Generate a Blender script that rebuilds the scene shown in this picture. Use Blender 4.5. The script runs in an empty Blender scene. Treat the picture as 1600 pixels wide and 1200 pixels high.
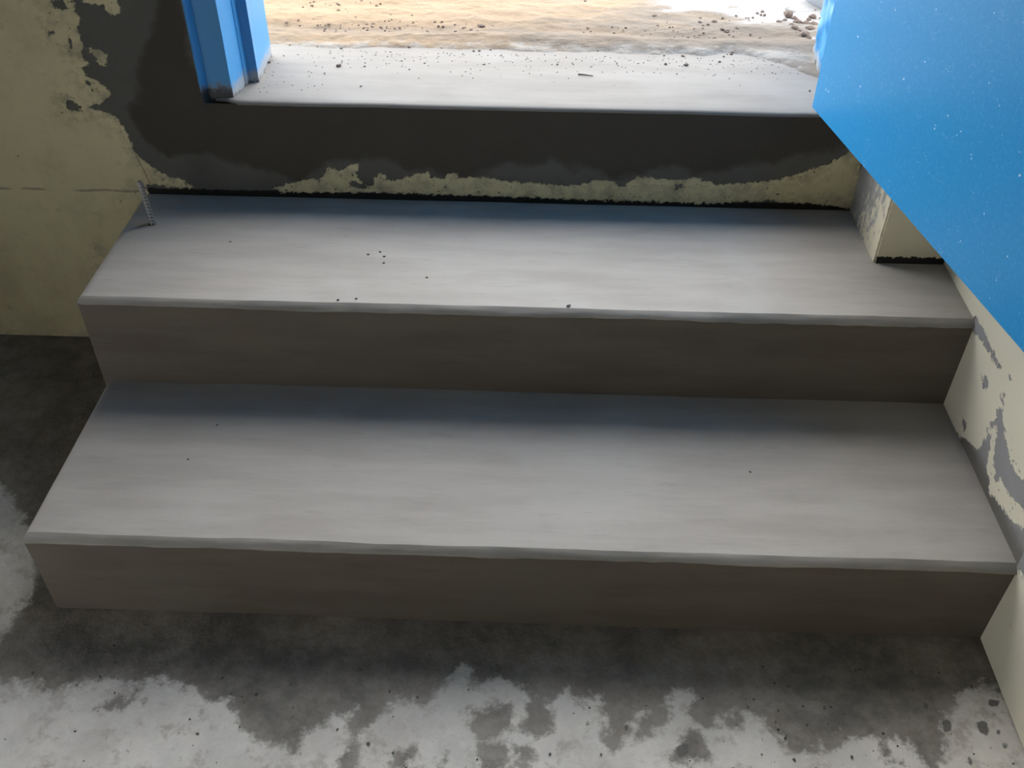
import bpy, bmesh, math, random
import numpy as np
from mathutils import Vector, Matrix, noise as mnoise

random.seed(7)
rng = np.random.default_rng(7)
S = bpy.context.scene
COL = S.collection
R = math.radians

# ------------------------------------------------------------------ camera
cd = bpy.data.cameras.new('camera')
cam = bpy.data.objects.new('camera', cd)
COL.objects.link(cam)
S.camera = cam
cd.sensor_width = 36.0
cd.lens = 1527.36 / 1600 * 36
cd.clip_start = 0.02
_p, _y, _r = R(40.0404), R(-1.6896), R(0.5087)
fw = Vector((math.sin(_y) * math.cos(_p), math.cos(_y) * math.cos(_p), -math.sin(_p)))
rt = Vector((math.cos(_y), -math.sin(_y), 0))
up = rt.cross(fw)
rt2 = rt * math.cos(_r) + up * math.sin(_r)
up2 = up * math.cos(_r) - rt * math.sin(_r)
M = Matrix((rt2, up2, -fw)).transposed().to_4x4()
M.translation = Vector((0.5313, -1.583, 1.2349))
cam.matrix_world = M

# ------------------------------------------------------------------ world, exposure
w = bpy.data.worlds.new('overcast_sky')
S.world = w
w.use_nodes = True
bg = w.node_tree.nodes['Background']
bg.inputs[0].default_value = (1.0, 0.988, 0.965, 1)
bg.inputs[1].default_value = 1.0
S.view_settings.view_transform = 'Standard'
S.view_settings.look = 'None'
S.view_settings.gamma = 1.0
S.view_settings.use_curve_mapping = False
S.view_settings.exposure = 2.85
try:
    S.cycles.use_denoising = True
    S.cycles.max_bounces = 10
    S.cycles.diffuse_bounces = 8
except Exception:
    pass

# ------------------------------------------------------------------ measures
H1, H2, H3 = 0.1676, 0.3380, 0.5224      # lower tread, upper tread, door sill
D1, D2 = 0.6784, 0.3336                  # tread fronts, out from the doorway wall (y = 0)
XL1, XL2, XR = -0.1926, -0.1977, 1.2132  # open left ends, right wall
XP, YP = 1.0952, -0.1745                 # pier beside the doorway
ADDED_EAVE = 0.65
OL, OR_ = -0.053, 1.062                  # rough opening

# ------------------------------------------------------------------ outlines of stains, patches and painted floor shade (metres, on their own surfaces)
PAINT =(
 ((-0.393,0.745),(-0.228,0.748),(-0.232,0.699),(-0.234,0.686),(-0.228,0.684),(-0.232,0.668),(-0.227,0.66),(-0.234,0.647),(-0.236,0.632),(-0.235,0.613),(-0.241,0.599),(-0.239,0.588),(-0.23,0.586),(-0.234,0.579),(-0.248,0.575),(-0.243,0.566),(-0.239,0.558),(-0.229,0.556),(-0.222,0.549),(-0.217,0.54),(-0.208,0.53),(-0.213,0.523),(-0.226,0.517),(-0.241,0.51),(-0.254,0.506),(-0.244,0.5),(-0.228,0.497),(-0.213,0.489),(-0.206,0.474),(-0.2,0.462),(-0.198,0.444),(-0.197,0.429),(-0.191,0.415),(-0.182,0.407),(-0.168,0.392),(-0.153,0.379),(-0.137,0.372),(-0.12,0.369),(-0.105,0.357),(-0.104,0.351),(-0.136,0.353),(-0.158,0.356),(-0.19,0.358),(-0.213,0.328),(-0.393,0.091),(-0.389,0.012),(-0.712,0.008)),
 ((-0.228,0.61),(-0.215,0.607),(-0.205,0.605),(-0.198,0.6),(-0.205,0.583),(-0.209,0.58),(-0.219,0.585),(-0.219,0.592),(-0.225,0.601)),
 ((-0.195,0.749),(-0.136,0.75),(-0.158,0.69),(-0.156,0.68),(-0.161,0.668),(-0.173,0.666),(-0.181,0.671),(-0.184,0.683),(-0.205,0.683),(-0.215,0.685)),
 ((0.043,0.353),(0.061,0.362),(0.085,0.369),(0.11,0.376),(0.127,0.378),(0.132,0.37),(0.143,0.39),(0.147,0.399),(0.161,0.4),(0.164,0.393),(0.182,0.401),(0.192,0.406),(0.206,0.411),(0.208,0.401),(0.199,0.393),(0.203,0.378),(0.216,0.366),(0.225,0.363),(0.232,0.379),(0.241,0.389),(0.256,0.39),(0.25,0.377),(0.273,0.38),(0.297,0.388),(0.314,0.394),(0.329,0.396),(0.334,0.385),(0.36,0.385),(0.372,0.395),(0.384,0.397),(0.384,0.385),(0.424,0.388),(0.458,0.384),(0.481,0.379),(0.516,0.379),(0.551,0.378),(0.562,0.375),(0.585,0.375),(0.62,0.381),(0.625,0.388),(0.654,0.387),(0.668,0.385),(0.672,0.375),(0.683,0.378),(0.699,0.391),(0.702,0.396),(0.724,0.398),(0.745,0.392),(0.779,0.393),(0.813,0.398),(0.825,0.39),(0.86,0.385),(0.882,0.387),(0.916,0.39),(0.938,0.393),(0.96,0.398),(0.981,0.405),(1.002,0.415),(1.023,0.424),(1.048,0.437),(1.064,0.45),(1.085,0.469),(1.119,0.324),(1.092,0.342),(1.038,0.349),(0.945,0.354),(0.831,0.345),(0.715,0.347),(0.598,0.347),(0.482,0.35),(0.365,0.351),(0.248,0.352),(0.059,0.348)),)
CHIP =(
 ((-0.291,0.516),(-0.28,0.514),(-0.268,0.505),(-0.273,0.497),(-0.288,0.495),(-0.294,0.504)),
 ((-0.249,0.558),(-0.241,0.551),(-0.242,0.544),(-0.248,0.543)),
 ((-0.241,0.54),(-0.236,0.538),(-0.239,0.534)),
 ((-0.283,0.639),(-0.277,0.636),(-0.281,0.631),(-0.286,0.634)),
 ((-0.257,0.631),(-0.254,0.628),(-0.252,0.613),(-0.257,0.611)),
 ((-0.264,0.688),(-0.246,0.689),(-0.241,0.676),(-0.255,0.674),(-0.265,0.676)),
 ((0.179,0.374),(0.202,0.372),(0.231,0.363),(0.219,0.358),(0.19,0.362)),
 ((0.772,0.383),(0.787,0.384),(0.79,0.378),(0.776,0.372)),)
DAMP =(
 ((-0.1,0.663),(-0.138,0.607),(-0.151,0.59),(-0.169,0.539),(-0.168,0.516),(-0.187,0.502),(-0.187,0.48),(-0.177,0.45),(-0.16,0.426),(-0.137,0.414),(-0.093,0.418),(-0.057,0.422),(-0.025,0.411),(0.019,0.393),(0.098,0.373),(0.123,0.392),(0.148,0.407),(0.207,0.416),(0.298,0.404),(0.33,0.399),(0.366,0.39),(0.435,0.399),(0.549,0.425),(0.664,0.396),(0.698,0.406),(0.765,0.412),(0.834,0.407),(0.889,0.418),(0.985,0.442),(1.038,0.455),(1.082,0.48),(1.07,0.533),(-0.003,0.531),(-0.047,0.53),(-0.056,0.692),(-0.059,0.751),(-0.085,0.751)),)
STAIN_SHADE =(
 ((-0.47,-0.36),(-0.53,-0.30),(-0.50,-0.24),(-0.60,-0.19),(-0.66,-0.12),(-0.63,-0.05),(-0.70,0.083),(-0.211,0.113),(-0.116,-0.216),(-0.267,-0.568),(-0.247,-0.619),(-0.245,-0.657),(-0.247,-0.711),(-0.263,-0.74),(-0.243,-0.807),(-0.225,-0.804),(-0.186,-0.808),(-0.17,-0.815),(-0.139,-0.822),(-0.116,-0.811),(-0.115,-0.8),(-0.062,-0.793),(-0.042,-0.797),(-0.024,-0.822),(-0.018,-0.817),(-0.02,-0.802),(0.032,-0.794),(0.043,-0.815),(0.055,-0.809),(0.076,-0.819),(0.089,-0.833),(0.101,-0.828),(0.127,-0.842),(0.136,-0.856),(0.148,-0.87),(0.166,-0.889),(0.192,-0.888),(0.206,-0.892),(0.225,-0.901),(0.225,-0.877),(0.248,-0.857),(0.264,-0.846),(0.293,-0.835),(0.291,-0.879),(0.28,-0.889),(0.312,-0.869),(0.327,-0.854),(0.334,-0.834),(0.335,-0.811),(0.377,-0.817),(0.387,-0.827),(0.403,-0.806),(0.419,-0.779),(0.434,-0.762),(0.45,-0.756),(0.454,-0.78),(0.511,-0.78),(0.526,-0.793),(0.567,-0.806),(0.59,-0.791),(0.603,-0.808),(0.626,-0.804),(0.644,-0.811),(0.641,-0.827),(0.647,-0.846),(0.642,-0.87),(0.654,-0.884),(0.673,-0.86),(0.683,-0.84),(0.686,-0.82),(0.72,-0.816),(0.734,-0.808),(0.75,-0.787),(0.764,-0.784),(0.765,-0.817),(0.775,-0.848),(0.793,-0.843),(0.809,-0.825),(0.829,-0.809),(0.862,-0.828),(0.884,-0.856),(0.899,-0.87),(0.924,-0.871),(0.953,-0.858),(0.973,-0.848),(0.999,-0.849),(1.042,-0.85),(1.056,-0.864),(1.074,-0.891),(1.091,-0.89),(1.114,-0.842),(1.123,-0.803),(1.142,-0.782),(1.185,-0.759),(1.208,-0.774),(1.256,-0.633),(0.403,-0.593),(-0.205,-0.618),(-0.479,-0.336)),  # along and left of the steps: painted shade as well as damp
 ((0.45,-0.829),(0.477,-0.823),(0.508,-0.817),(0.513,-0.837),(0.505,-0.861),(0.475,-0.872),(0.457,-0.858)),
 ((0.531,-0.811),(0.553,-0.805),(0.576,-0.834),(0.572,-0.854),(0.55,-0.864),(0.527,-0.856),(0.527,-0.831)),
 ((0.284,-0.889),(0.305,-0.883),(0.311,-0.947),(0.286,-0.948)),
 ((0.35,-0.891),(0.384,-0.885),(0.386,-0.899),(0.375,-0.918),(0.357,-0.914)),
 ((0.412,-0.898),(0.429,-0.893),(0.434,-0.906),(0.422,-0.911)),
 ((0.467,-0.877),(0.488,-0.872),(0.51,-0.875),(0.515,-0.889),(0.5,-0.931),(0.471,-0.941)),
 ((0.515,-0.88),(0.541,-0.874),(0.546,-0.888),(0.533,-0.903),(0.515,-0.894)),
 ((0.692,-0.83),(0.734,-0.808),(0.728,-0.833),(0.709,-0.848),(0.681,-0.869),(0.687,-0.849)),
 ((0.734,-0.867),(0.753,-0.847),(0.78,-0.846),(0.784,-0.884),(0.765,-0.898),(0.732,-0.89)),
 ((0.808,-0.83),(0.828,-0.814),(0.84,-0.824),(0.824,-0.844)),
 ((1.016,-0.851),(1.028,-0.855),(1.035,-0.878),(1.042,-0.885),(1.028,-0.888),(1.018,-0.87)),
 ((-0.071,-0.845),(-0.042,-0.823),(-0.012,-0.832),(-0.059,-0.854)),
 ((0.347,-0.932),(0.397,-0.921),(0.449,-0.933),(0.384,-0.962)),)
BLOT =(
 ((1.16,-0.821),(1.166,-0.817),(1.177,-0.816),(1.174,-0.836),(1.168,-0.84),(1.162,-0.833)),
 ((1.185,-0.828),(1.191,-0.829),(1.19,-0.837),(1.184,-0.837)),
 ((1.186,-0.849),(1.194,-0.849),(1.195,-0.855),(1.188,-0.858),(1.182,-0.853)),
 ((1.115,-0.815),(1.127,-0.818),(1.124,-0.832),(1.112,-0.837)),
 ((1.094,-0.789),(1.103,-0.791),(1.103,-0.803),(1.096,-0.802)),
 ((1.19,-0.78),(1.206,-0.784),(1.199,-0.794),(1.188,-0.792)),
 ((1.202,-0.795),(1.206,-0.797),(1.206,-0.805),(1.2,-0.804)),
 ((0.667,-0.843),(0.677,-0.842),(0.675,-0.852),(0.67,-0.85)),
 ((1.133,-0.87),(1.139,-0.87),(1.137,-0.886),(1.131,-0.884)),
 ((0.616,-0.837),(0.624,-0.84),(0.622,-0.846),(0.615,-0.845)),
 ((0.738,-0.871),(0.756,-0.866),(0.755,-0.883),(0.74,-0.89)),)
SCRAPE =(
 ((-0.481,0.286),(-0.493,0.296),(-0.507,0.284),(-0.534,0.27),(-0.561,0.258),(-0.592,0.257),(-0.61,0.264),(-0.66,0.285),(-0.72,0.30),(-0.80,0.33),(-0.76,0.285),(-0.636,0.236),(-0.607,0.228),(-0.589,0.22),(-0.556,0.221),(-0.555,0.202),(-0.525,0.223),(-0.511,0.249),(-0.498,0.269)),
 ((-0.48,0.219),(-0.493,0.245),(-0.506,0.225),(-0.515,0.2),(-0.539,0.19),(-0.532,0.165),(-0.502,0.174),(-0.483,0.188)),
 ((-0.323,0.343),(-0.34,0.345),(-0.364,0.344),(-0.407,0.341),(-0.447,0.342),(-0.442,0.333),(-0.416,0.332),(-0.384,0.329),(-0.36,0.329),(-0.339,0.32)),
 ((-0.478,0.251),(-0.488,0.273),(-0.499,0.273),(-0.485,0.253),(-0.481,0.236)),
 ((-0.409,0.293),(-0.426,0.3),(-0.435,0.287),(-0.425,0.28)),
 ((-0.408,0.199),(-0.424,0.201),(-0.423,0.189),(-0.41,0.19)),
 ((-0.475,0.346),(-0.487,0.349),(-0.482,0.341)),
 ((-0.473,0.307),(-0.486,0.315),(-0.49,0.305),(-0.483,0.302)),
 ((-0.341,0.145),(-0.417,0.172),(-0.449,0.188),(-0.482,0.201),(-0.507,0.185),(-0.528,0.183),(-0.553,0.181),(-0.583,0.189),(-0.604,0.196),(-0.629,0.204),(-0.654,0.217),(-0.717,0.248),(-0.774,0.187),(-0.683,0.166)),)

PAINT += (((-1.3, -.02), (-.33, -.02), (-.30, .3), (-.27, .5), (-.30, .64), (-.27, .70), (-.29, .78), (-.26, .90), (-.30, 1.2), (-1.3, 1.2)),
          ((-.33, -.02), (-.188, -.02), (-.186, .2), (-.190, .349), (-.33, .40)),
          ((-.5, .90), (-.25, .88), (-.12, .93), (.0, .90), (.1, 1.2), (-.5, 1.2)))
# ------------------------------------------------------------------ node helper
class NT:
    def __init__(s, name):
        s.m = bpy.data.materials.new(name)
        s.m.use_nodes = True
        s.t = s.m.node_tree
        s.b = s.t.nodes['Principled BSDF']
        s.co = s.t.nodes.new('ShaderNodeTexCoord').outputs['Object']
    def _set(s, sock, v):
        if isinstance(v, bpy.types.NodeSocket):
            s.t.links.new(v, sock)
        elif v is not None:
            if isinstance(v, (tuple, list)) and len(v) == 3 and sock.type == 'RGBA':
                v = (*v, 1)
            sock.default_value = v
    def scale(s, v, vec=None):
        n = s.t.nodes.new('ShaderNodeMapping')
        n.inputs['Scale'].default_value = v
        s._set(n.inputs['Vector'], vec or s.co)
        return n.outputs[0]
    def noise(s, sc, det=4, ro=.55, vec=None, dist=0):
        n = s.t.nodes.new('ShaderNodeTexNoise')
        s._set(n.inputs['Vector'], vec or s.co)
        n.inputs['Scale'].default_value = sc
        n.inputs['Detail'].default_value = det
        n.inputs['Roughness'].default_value = ro
        n.inputs['Distortion'].default_value = dist
        return n.outputs[0]
    def voro(s, sc, vec=None, feat='F1'):
        n = s.t.nodes.new('ShaderNodeTexVoronoi')
        n.feature = feat
        s._set(n.inputs['Vector'], vec or s.co)
        n.inputs['Scale'].default_value = sc
        return n
    def attr(s, name):
        n = s.t.nodes.new('ShaderNodeAttribute')
        n.attribute_name = name
        return n.outputs['Fac']
    def math(s, op, a, b=None, c=None):
        n = s.t.nodes.new('ShaderNodeMath')
        n.operation = op
        for i, v in enumerate((a, b, c)):
            if v is not None:
                s._set(n.inputs[i], v)
        return n.outputs[0]
    def mr(s, v, a, b, lo=0., hi=1., kind='SMOOTHSTEP'):
        n = s.t.nodes.new('ShaderNodeMapRange')
        n.interpolation_type = kind
        s._set(n.inputs[0], v)
        for i, q in enumerate((a, b, lo, hi)):
            n.inputs[i + 1].default_value = q
        return n.outputs[0]
    def mix(s, f, a, b, mode='MIX'):
        n = s.t.nodes.new('ShaderNodeMix')
        n.data_type = 'RGBA'
        n.blend_type = mode
        s._set(n.inputs[0], f)
        s._set(n.inputs[6], a)
        s._set(n.inputs[7], b)
        return n.outputs[2]
    def sep(s, vec=None):
        n = s.t.nodes.new('ShaderNodeSeparateXYZ')
        s._set(n.inputs[0], vec or s.co)
        return n.outputs
    def bump(s, h, dist=.001, strength=1., prev=None):
        n = s.t.nodes.new('ShaderNodeBump')
        n.inputs['Strength'].default_value = strength
        n.inputs['Distance'].default_value = dist
        s._set(n.inputs['Height'], h)
        if prev is not None:
            s._set(n.inputs['Normal'], prev)
        return n.outputs[0]
    def out(s, col=None, rough=None, normal=None, **kw):
        if col is not None: s._set(s.b.inputs['Base Color'], col)
        if rough is not None: s._set(s.b.inputs['Roughness'], rough)
        if normal is not None: s._set(s.b.inputs['Normal'], normal)
        for k, v in kw.items():
            s._set(s.b.inputs[k.replace('_', ' ')], v)
        return s.m

# ------------------------------------------------------------------ materials
CREAM = (.74, .665, .42)
def wall_material():
    n = NT('cream_paint_over_cement')
    x, y, z = n.sep()
    n1 = n.noise(75, 6, .72)
    n2 = n.noise(14, 4, .6)
    jit = n.math('ADD', n.math('MULTIPLY', n.math('SUBTRACT', n1, .5), .026), n.math('MULTIPLY', n.math('SUBTRACT', n.noise(190, 4, .7), .5), .008))
    pd = n.math('MINIMUM', n.attr('paint'), n.math('MULTIPLY', n.attr('chip'), -1))
    pd = n.math('ADD', pd, jit)
    pf = n.mr(pd, -.0012, .0012)
    # a few loose chips close to the broken edge
    chips = n.mr(n.noise(110, 3, .6), .36, .33)
    near = n.mr(pd, .035, .004)
    pf = n.math('MULTIPLY', pf, n.math('SUBTRACT', 1, n.math('MULTIPLY', chips, near)))
    dj = n.math('ADD', n.attr('damp'), n.math('MULTIPLY', n.math('SUBTRACT', n2, .5), .07))
    df = n.mr(dj, -.008, .010)
    cem = n.mix(n2, (.105, .105, .095), (.17, .168, .152))
    dmp = n.mix(n.noise(9, 4, .6, n.scale((1, 1, 2.2))), (.062, .054, .044), (.088, .080, .066))
    cem = n.mix(df, cem, dmp)
    cem = n.mix(n.math('MULTIPLY', n.noise(220, 2), .35), cem, (.05, .048, .044))
    # dark ragged mortar line at the foot of the wall
    foot = n.mr(n.math('ADD', n.attr('foot'), n.math('MULTIPLY', n.math('SUBTRACT', n1, .5), .012)), .004, .001)
    cem = n.mix(foot, cem, (.018, .018, .017))
    pcol = n.mix(n.noise(6, 5, .6), CREAM, (.60, .54, .325))
    grime = n.mr(n.noise(16, 6, .7, n.scale((1, 1, 1.6))), .56, .74)
    pcol = n.mix(n.math('MULTIPLY', grime, .45), pcol, (.20, .175, .12))
    blot = n.mr(n.noise(5, 6, .72, n.scale((1, 1, .8))), .47, .68)
    pcol = n.mix(n.math('MULTIPLY', blot, .40), pcol, (.36, .30, .19))
    edge = n.math('MULTIPLY', n.mr(pd, .05, .0), n.mr(n.noise(34, 5, .7), .42, .66))
    pcol = n.mix(n.math('MULTIPLY', edge, .65), pcol, (.25, .225, .165))
    speck = n.mr(n.noise(210, 3, .6), .66, .74)
    pcol = n.mix(n.math('MULTIPLY', speck, .4), pcol, (.2, .165, .11))
    spots = n.mr(n.noise(48, 2, .5), .70, .76)
    pcol = n.mix(n.math('MULTIPLY', spots, .5), pcol, (.16, .12, .08))
    line = n.mr(n.math('ABSOLUTE', n.math('ADD', n.math('SUBTRACT', z, .343), n.math('MULTIPLY', n.math('SUBTRACT', n2, .5), .012))), .004, .0005)
    line = n.math('MULTIPLY', n.math('MULTIPLY', line, n.mr(n.noise(22, 3), .42, .6)), n.mr(x, -.18, -.21))
    pcol = n.mix(n.math('MULTIPLY', line, .6), pcol, (.14, .12, .085))
    crack = n.math('ABSOLUTE', n.math('ADD', n.math('SUBTRACT', x, n.math('MULTIPLY', n.math('SUBTRACT', .415, z), .22)), n.math('ADD', .194, n.math('MULTIPLY', n.math('SUBTRACT', n1, .5), .006))))
    crack = n.math('MULTIPLY', n.mr(crack, .0013, .0004), n.mr(n.math('ABSOLUTE', n.math('SUBTRACT', z, .385)), .035, .028))
    pcol = n.mix(n.math('MULTIPLY', crack, .75), pcol, (.1, .085, .06))
    col = n.mix(pf, cem, pcol)
    h = n.math('ADD', n.math('MULTIPLY', pf, 1.4), n.math('MULTIPLY', n.noise(160, 3), .5))
    h = n.math('ADD', h, n.math('MULTIPLY', n.noise(9, 3), 2.0))
    rough = n.mr(pf, 0, 1, .9, .62, 'LINEAR')
    return n.out(col, rough, n.bump(h, .001, .8), Specular_IOR_Level=.3)

def side_wall_material():
    n = NT('scraped_cream_paint')
    n1 = n.noise(85, 6, .72, n.scale((1, .8, 1.5)))
    n2 = n.noise(14, 4, .6)
    sd = n.math('ADD', n.attr('scrape'), n.math('MULTIPLY', n.math('SUBTRACT', n1, .5), .032))
    pf = n.mr(sd, .0012, -.0012)
    cem = n.mix(n2, (.24, .24, .25), (.36, .36, .37))
    foot = n.mr(n.math('ADD', n.attr('foot'), n.math('MULTIPLY', n.math('SUBTRACT', n1, .5), .03)), .045, .012)
    cem = n.mix(foot, cem, (.15, .143, .128))
    flecks = n.math('MULTIPLY', n.mr(n.noise(130, 2, .5, n.scale((1, .7, 1.4))), .68, .72), n.mr(n.noise(7, 2), .45, .6))
    pcol = n.mix(n.noise(7, 4), (.80, .765, .63), (.74, .70, .56))
    pf = n.math('MULTIPLY', pf, n.math('SUBTRACT', 1, flecks))
    col = n.mix(pf, cem, pcol)
    h = n.math('ADD', n.math('MULTIPLY', pf, 1.2), n.math('MULTIPLY', n.noise(150, 3), .5))
    return n.out(col, .6, n.bump(h, .001, .8), Specular_IOR_Level=.3)

def pier_material():
    n = NT('patchy_pier_plaster')
    x, y, z = n.sep()
    n1 = n.noise(60, 6, .72, n.scale((1, 1.6, .8)))
    # cement smeared over the paint on the reveal, mostly near the inner corner and above
    g = n.math('ADD', n.math('MULTIPLY', n.mr(y, -.19, .0, kind='LINEAR'), .32), n.math('MULTIPLY', n.mr(z, H2, H2 + .16, kind='LINEAR'), .18))
    side = n.mr(x, XP + .004, XP + .002)
    f = n.math('MULTIPLY', n.mr(n.math('ADD', n1, n.math('SUBTRACT', g, .20)), .47, .55), side)
    cem = n.mix(n.noise(30, 4), (.26, .255, .24), (.46, .45, .43))
    pcol = n.mix(n.noise(9, 4), (.76, .71, .55), (.68, .63, .47))
    smudge = n.math('MULTIPLY', n.mr(n.noise(24, 5, .65, n.scale((1, 1, .6))), .60, .72), n.math('SUBTRACT', 1, side))
    pcol = n.mix(n.math('MULTIPLY', smudge, .5), pcol, (.16, .13, .08))
    col = n.mix(f, pcol, cem)
    j = n.math('ADD', n.math('SUBTRACT', z, H2), n.math('MULTIPLY', n.math('SUBTRACT', n.noise(75, 5, .7), .5), .022))
    foot = n.math('MULTIPLY', n.mr(j, .0145, .0125), n.math('SUBTRACT', 1, side))
    col = n.mix(foot, col, (.018, .018, .017))
    h = n.math('ADD', n1, n.math('MULTIPLY', n.noise(160, 3), .4))
    return n.out(col, .75, n.bump(h, .0012, .7), Specular_IOR_Level=.3)

def plain_wall_material():
    n = NT('dark_unseen_wall')  # unseen walls, coloured dark to keep bounce light low
    col = n.mix(n.noise(3, 4), (.075, .07, .06), (.10, .095, .08))
    return n.out(col, .7, n.bump(n.noise(60, 3), .001, .4))

def cement_material(name, a, b, c, rough=.85, spec=.25, wet=0):
    n = NT(name)
    st = n.noise(4.5, 5, .6, n.scale((1, 5.5, 5.5)))
    bl = n.noise(5, 4, .55)
    fine = n.noise(40, 5, .65, n.scale((.35, 2, 2)))
    col = n.mix(n.mr(st, .32, .68), a, b)
    col = n.mix(n.math('MULTIPLY', n.mr(bl, .5, .68), .55), col, c)
    col = n.mix(n.math('MULTIPLY', n.mr(fine, .56, .75), .30), col, tuple(v * .72 for v in a))
    pits = n.mr(n.noise(300, 2, .5), .25, .21)
    col = n.mix(n.math('MULTIPLY', pits, .55), col, tuple(v * .4 for v in a))
    h = n.math('ADD', n.math('MULTIPLY', fine, .6), n.math('MULTIPLY', n.noise(260, 2), .25))
    h = n.math('ADD', h, n.math('MULTIPLY', n.noise(6, 2, .5, n.scale((.6, 2, 2))), 3))
    return n.out(col, rough, n.bump(h, .0007, .8), Specular_IOR_Level=spec)

def floor_material():
    n = NT('stained_shaded_floor')
    n1 = n.noise(26, 6, .7)
    n2 = n.noise(70, 5, .7)
    n3 = n.noise(8, 5, .6)
    sd = n.math('ADD', n.attr('stain_shade'), n.math('MULTIPLY', n.math('SUBTRACT', n1, .5), .075))  # real stains, plus shade painted in beside the steps
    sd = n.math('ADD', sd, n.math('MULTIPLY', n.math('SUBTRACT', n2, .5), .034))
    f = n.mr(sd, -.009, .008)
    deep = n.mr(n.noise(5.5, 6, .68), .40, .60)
    light = n.mix(n.mr(n3, .35, .65), (.76, .735, .70), (.62, .605, .58))
    light = n.mix(n.math('MULTIPLY', n.mr(n2, .5, .72), .6), light, (.80, .77, .74))
    light = n.mix(n.math('MULTIPLY', n.mr(n.noise(20, 6, .75), .50, .66), .6), light, (.34, .305, .265))
    light = n.mix(n.math('MULTIPLY', n.mr(n.noise(6, 5, .65), .46, .66), .4), light, (.50, .455, .42))
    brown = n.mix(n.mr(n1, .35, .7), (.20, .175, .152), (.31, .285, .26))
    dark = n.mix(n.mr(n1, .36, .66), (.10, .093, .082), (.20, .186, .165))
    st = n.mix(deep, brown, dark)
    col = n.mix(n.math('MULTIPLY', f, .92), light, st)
    bs = n.math('ADD', n.attr('blot'), n.math('MULTIPLY', n.math('SUBTRACT', n2, .5), .004))
    blot = n.mr(bs, -.001, .0012)
    col = n.mix(n.math('MULTIPLY', blot, .85), col, (.105, .105, .098))
    pits = n.math('MULTIPLY', n.mr(n.noise(95, 3, .6), .66, .74), n.mr(n.noise(9, 2), .42, .6))
    col = n.mix(n.math('MULTIPLY', pits, .7), col, (.08, .075, .065))
    h = n.math('ADD', n.math('MULTIPLY', n1, 1.6), n.math('MULTIPLY', n2, .9))
    h = n.math('SUBTRACT', h, n.math('MULTIPLY', pits, .6))
    rough = n.mr(f, 0, 1, .72, .5, 'LINEAR')
    return n.out(col, rough, n.bump(h, .0016, .8), Specular_IOR_Level=.35)

def blue_frame_material():
    n = NT('blue_gloss_paint_frame')
    x, y, z = n.sep()
    base = n.mix(n.noise(9, 3), (.04, .27, .60), (.055, .31, .66))
    d = n.math('ADD', z, n.math('MULTIPLY', n.math('SUBTRACT', n.noise(70, 5, .7), .5), .05))
    dust = n.mr(d, .03, .010)
    col = n.mix(n.math('MULTIPLY', dust, .85), base, (.36, .35, .33))
    front = n.mr(y, -.0835, -.0845)
    col = n.mix(n.math('MULTIPLY', front, dust), col, (.035, .04, .05))
    black = n.mr(d, .006, -.004)
    col = n.mix(black, col, (.05, .05, .05))
    scuff = n.mr(n.noise(28, 5, .7, n.scale((1, 1, .3))), .62, .74)
    col = n.mix(n.math('MULTIPLY', scuff, .35), col, (.42, .52, .66))
    return n.out(col, .34, n.bump(n.noise(90, 2), .0004, .5), Specular_IOR_Level=.5)

def blue_leaf_material():
    n = NT('blue_gloss_paint_leaf')
    base = n.mix(n.noise(5, 3), (.022, .262, .585), (.028, .28, .61))
    base = n.mix(n.math('MULTIPLY', n.mr(n.noise(170, 3, .6), .45, .75), .4), base, (.10, .34, .72))
    v = n.voro(95)
    rad = n.mr(n.noise(55, 1), .54, .74, 0., .24, 'LINEAR')
    dot = n.math('LESS_THAN', v.outputs['Distance'], rad)
    v2 = n.voro(260)
    dot2 = n.math('LESS_THAN', v2.outputs['Distance'], n.mr(n.noise(40, 2), .46, .72, 0., .26, 'LINEAR'))
    d = n.math('MAXIMUM', dot, n.math('MULTIPLY', dot2, .55))
    col = n.mix(n.math('MULTIPLY', d, .75), base, (.66, .78, .86))
    h = n.math('ADD', n.noise(240, 2), n.math('MULTIPLY', d, .7))
    return n.out(col, .33, n.bump(h, .0004, .35), Specular_IOR_Level=.36)

def ground_material():
    n = NT('dry_earth_and_lime_dust')
    x, y, z = n.sep()
    wv = n.scale((1, 3.2, 1))
    n1 = n.noise(7, 6, .65, wv)
    n2 = n.noise(30, 6, .7, n.scale((1, 2.0, 1)))
    tan = n.mix(n1, (.285, .205, .135), (.32, .255, .19))
    grey = n.mix(n2, (.15, .13, .112), (.24, .22, .20))
    gx = n.math('ADD', n.math('ADD', x, n.math('MULTIPLY', y, -.9)), n.math('MULTIPLY', n.math('SUBTRACT', n1, .5), 1.1))
    col = n.mix(n.mr(gx, .0, .55), tan, grey)
    rut = n.math('ADD', n.math('ABSOLUTE', n.math('SUBTRACT', y, .335)), n.math('MULTIPLY', n.math('SUBTRACT', n2, .5), .10))
    col = n.mix(n.math('MULTIPLY', n.mr(rut, .075, .0), .85), col, (.175, .148, .125))
    wf = n.math('ADD', n.math('ADD', n.math('MULTIPLY', x, .55), y), n.math('MULTIPLY', n.math('SUBTRACT', n1, .5), .35))
    col = n.mix(n.mr(wf, .93, 1.03), col, (.48, .48, .50))
    wf2 = n.math('ADD', n.math('ABSOLUTE', n.math('SUBTRACT', y, .245)), n.math('MULTIPLY', n.math('SUBTRACT', n2, .5), .12))
    col = n.mix(n.math('MULTIPLY', n.mr(wf2, .035, .0), .8), col, (.35, .34, .325))
    dk = n.mr(n.noise(60, 6, .75, n.scale((.7, 2.2, 1))), .54, .70)
    col = n.mix(n.math('MULTIPLY', dk, .6), col, (.12, .10, .085))
    h = n.math('ADD', n2, n.math('MULTIPLY', n.noise(90, 4), .6))
    return n.out(col, .95, n.bump(h, .004, .8), Specular_IOR_Level=.1)

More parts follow.
